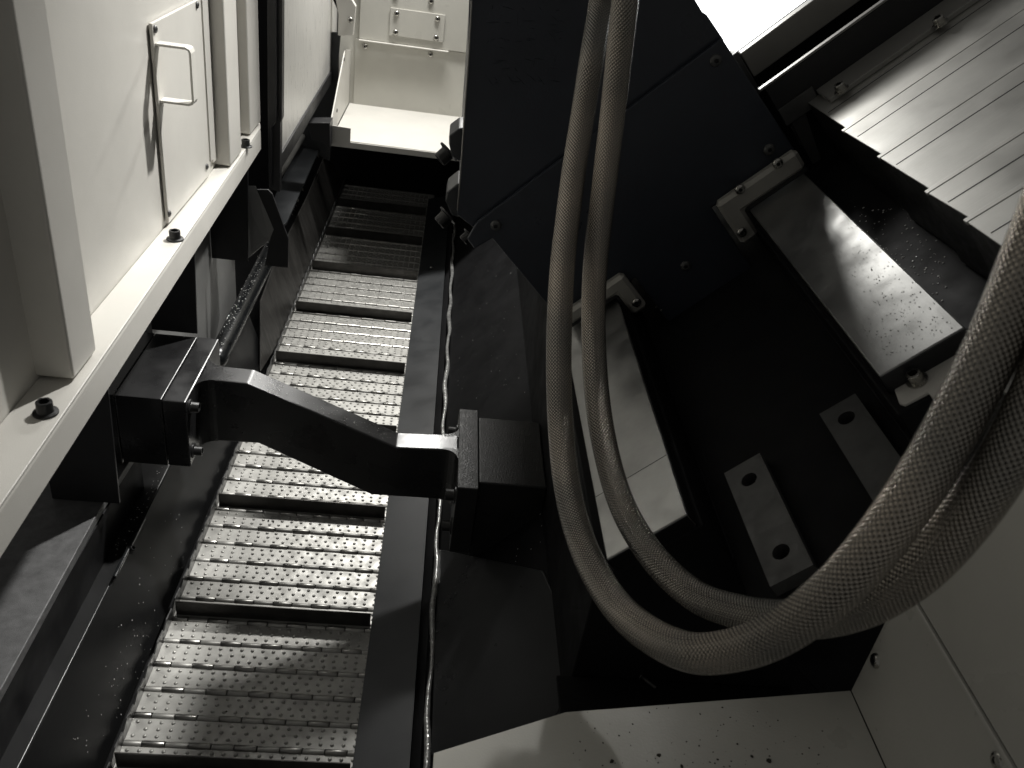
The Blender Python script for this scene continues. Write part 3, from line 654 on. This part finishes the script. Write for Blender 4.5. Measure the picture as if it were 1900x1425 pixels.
# ================================================================ HOSES
def hose(px, od, label):
    ctr = []
    for (x, y, wpx) in px:
        r = ray(x, y); r = r/np.linalg.norm(r); ctr.append(O+r*(F*od/wpx*1.0))
    pts = catmull(ctr, 22); seg = 40; vs, fs, uvs = [], [], []
    s = 0; t0 = pts[1]-pts[0]; t0 /= np.linalg.norm(t0); x = np.cross(t0, [0, 1, .2]); x /= np.linalg.norm(x); vlen = []
    for k, p in enumerate(pts):
        if k: s += np.linalg.norm(p-pts[k-1])
        t = pts[min(k+1, len(pts)-1)]-pts[max(k-1, 0)]; t /= np.linalg.norm(t); x = x-t*(x@t); x /= np.linalg.norm(x); y = np.cross(t, x)
        vlen.append(s/(math.pi*od))
        for i in range(seg+1):
            a = 2*math.pi*i/seg; vs.append(p+(x*math.cos(a)+y*math.sin(a))*od/2)
    for k in range(len(pts)-1):
        for i in range(seg):
            a = k*(seg+1)+i; fs.append((a, a+1, a+seg+2, a+seg+1)); uvs += [(i/seg, vlen[k]), ((i+1)/seg, vlen[k]), ((i+1)/seg, vlen[k+1]), (i/seg, vlen[k+1])]
    me = bpy.data.meshes.new('braided_hose'); me.from_pydata([tuple(v) for v in vs], [], fs)
    ul = me.uv_layers.new(name='UVMap')
    for i, uv_ in enumerate(uvs): ul.data[i].uv = uv_
    for p in me.polygons: p.use_smooth = True
    me.materials.append(MT['braid']); o = link('braided_hose', me); tag(o, label, 'hose', 'braided hoses'); return o
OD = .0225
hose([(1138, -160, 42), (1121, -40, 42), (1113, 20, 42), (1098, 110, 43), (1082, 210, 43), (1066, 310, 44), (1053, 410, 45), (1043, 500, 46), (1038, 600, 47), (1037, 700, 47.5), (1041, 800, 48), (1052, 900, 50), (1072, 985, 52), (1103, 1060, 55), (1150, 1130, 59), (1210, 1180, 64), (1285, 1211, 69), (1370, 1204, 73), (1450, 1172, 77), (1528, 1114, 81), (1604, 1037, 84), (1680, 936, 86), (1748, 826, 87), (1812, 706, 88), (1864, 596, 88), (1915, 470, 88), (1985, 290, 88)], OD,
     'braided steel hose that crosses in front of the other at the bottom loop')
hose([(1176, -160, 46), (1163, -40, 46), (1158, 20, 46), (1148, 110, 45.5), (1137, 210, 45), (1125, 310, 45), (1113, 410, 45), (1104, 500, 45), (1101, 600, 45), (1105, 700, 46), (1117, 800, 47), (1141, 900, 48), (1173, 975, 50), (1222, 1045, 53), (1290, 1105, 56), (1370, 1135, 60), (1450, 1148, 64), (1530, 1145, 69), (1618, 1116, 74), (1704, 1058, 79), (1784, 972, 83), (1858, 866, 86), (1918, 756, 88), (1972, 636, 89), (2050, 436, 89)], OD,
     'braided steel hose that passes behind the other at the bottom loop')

# ================================================================ CHIPS AND OIL DROPS
random.seed(5)
def scatter(name, fn, nrm, rng, n, smin, smax, material, label, cat, flat=.5, curl=False):
    vs, fs = [], []; nrm = np.array(nrm, float); nrm /= np.linalg.norm(nrm); t1 = np.cross(nrm, [.3, .9, .2]); t1 /= np.linalg.norm(t1); t2 = np.cross(nrm, t1)
    for _ in range(n):
        px, py = rng()
        c0 = fn(px, py); r = random.uniform(smin, smax)**1.0; a0 = random.uniform(0, 6.28); b0 = len(vs); S = 7; as_ = random.uniform(.4, 1) if curl else random.uniform(.75, 1)
        d1 = t1*math.cos(a0)+t2*math.sin(a0); d2 = -t1*math.sin(a0)+t2*math.cos(a0)
        for rr, hh_ in ((1, 0), (.7, .6), (0, 1)):
            if rr == 0: vs.append(c0+nrm*r*flat); continue
            for i in range(S):
                a = 2*math.pi*i/S; j = random.uniform(.6, 1.2) if curl else 1
                vs.append(c0+(d1*math.cos(a)+d2*math.sin(a)*as_)*r*rr*j+nrm*(r*flat*hh_+.0001))
        for i in range(S):
            fs.append((b0+i, b0+(i+1) % S, b0+S+(i+1) % S, b0+S+i)); fs.append((b0+S+i, b0+S+(i+1) % S, b0+2*S))
    o = mesh(name, vs, fs, material, None, smooth=not curl); tag(o, label, cat, kind='stuff'); return o
scatter('metal_chips', lambda x, y: PZ(x, y, .0024), EZ, lambda: random.choice([(498, 966), (503, 962), (507, 968), (595, 927), (598, 924), (690, 972), (560, 1010), (420, 1320)]), 16, .0006, .0018, 'chip', 'dark chip crumbs lying on the conveyor plates', 'chips', .9, True)
def floor_fn(px, py): return pl(px, py, nf/np.linalg.norm(nf), (nf/np.linalg.norm(nf))@(e[1]))+nf/np.linalg.norm(nf)*.0003
def rng_floor():
    while True:
        px, py = random.uniform(1060, 1560), random.uniform(1312, 1424)
        if random.random() < .35+.65*(py-1300)/125: return px, py
scatter('metal_chips', floor_fn, nf, rng_floor, 80, .0003, .0011, 'chip', 'dark metal chips scattered over the cream end cover pan', 'chips', .6, True)
def big(): return random.choice([(1081, 1412), (1135, 1413), (1395, 1404), (1427, 1412), (1223, 1402), (1210, 1316), (1265, 1422)])
scatter('metal_chips', floor_fn, nf, big, 12, .0014, .0024, 'chip', 'larger dark chip crumbs at the front of the cream pan', 'chips', .8, True)
def rng_way():
    t, s_ = random.random()**.7, random.random(); a = np.array((1500, 455))*(1-s_)+np.array((1590, 400))*s_; b_ = np.array((1625, 680))*(1-s_)+np.array((1775, 605))*s_; q = a+(b_-a)*t; return q
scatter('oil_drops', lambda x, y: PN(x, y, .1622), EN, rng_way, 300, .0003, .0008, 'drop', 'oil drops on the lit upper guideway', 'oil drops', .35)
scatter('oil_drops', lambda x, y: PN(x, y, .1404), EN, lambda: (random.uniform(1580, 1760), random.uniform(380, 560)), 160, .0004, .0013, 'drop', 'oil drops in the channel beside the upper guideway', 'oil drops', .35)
def rng_slope():
    while True:
        px, py = random.uniform(850, 1010), random.uniform(480, 1250)
        if not (840 < px < 1030 and 740 < py < 930): return px, py
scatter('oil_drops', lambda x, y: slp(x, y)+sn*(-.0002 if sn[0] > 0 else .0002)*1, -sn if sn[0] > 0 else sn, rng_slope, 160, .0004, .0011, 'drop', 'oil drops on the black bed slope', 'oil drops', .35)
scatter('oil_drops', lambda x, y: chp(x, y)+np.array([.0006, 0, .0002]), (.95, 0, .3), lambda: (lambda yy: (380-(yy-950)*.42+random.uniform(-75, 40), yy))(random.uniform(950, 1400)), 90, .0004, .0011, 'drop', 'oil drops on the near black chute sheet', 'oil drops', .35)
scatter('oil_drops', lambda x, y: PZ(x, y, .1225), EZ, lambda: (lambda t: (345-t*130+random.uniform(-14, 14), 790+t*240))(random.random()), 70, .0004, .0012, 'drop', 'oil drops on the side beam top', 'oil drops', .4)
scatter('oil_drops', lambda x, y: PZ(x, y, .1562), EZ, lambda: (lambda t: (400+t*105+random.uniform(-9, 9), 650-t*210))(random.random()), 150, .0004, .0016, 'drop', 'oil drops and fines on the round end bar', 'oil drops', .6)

def rng_arm():
    t = random.random(); return (460+t*270+random.uniform(-3, 18), 704+t*118+random.uniform(-10, 4))
an = np.array([.387, 0, .922])
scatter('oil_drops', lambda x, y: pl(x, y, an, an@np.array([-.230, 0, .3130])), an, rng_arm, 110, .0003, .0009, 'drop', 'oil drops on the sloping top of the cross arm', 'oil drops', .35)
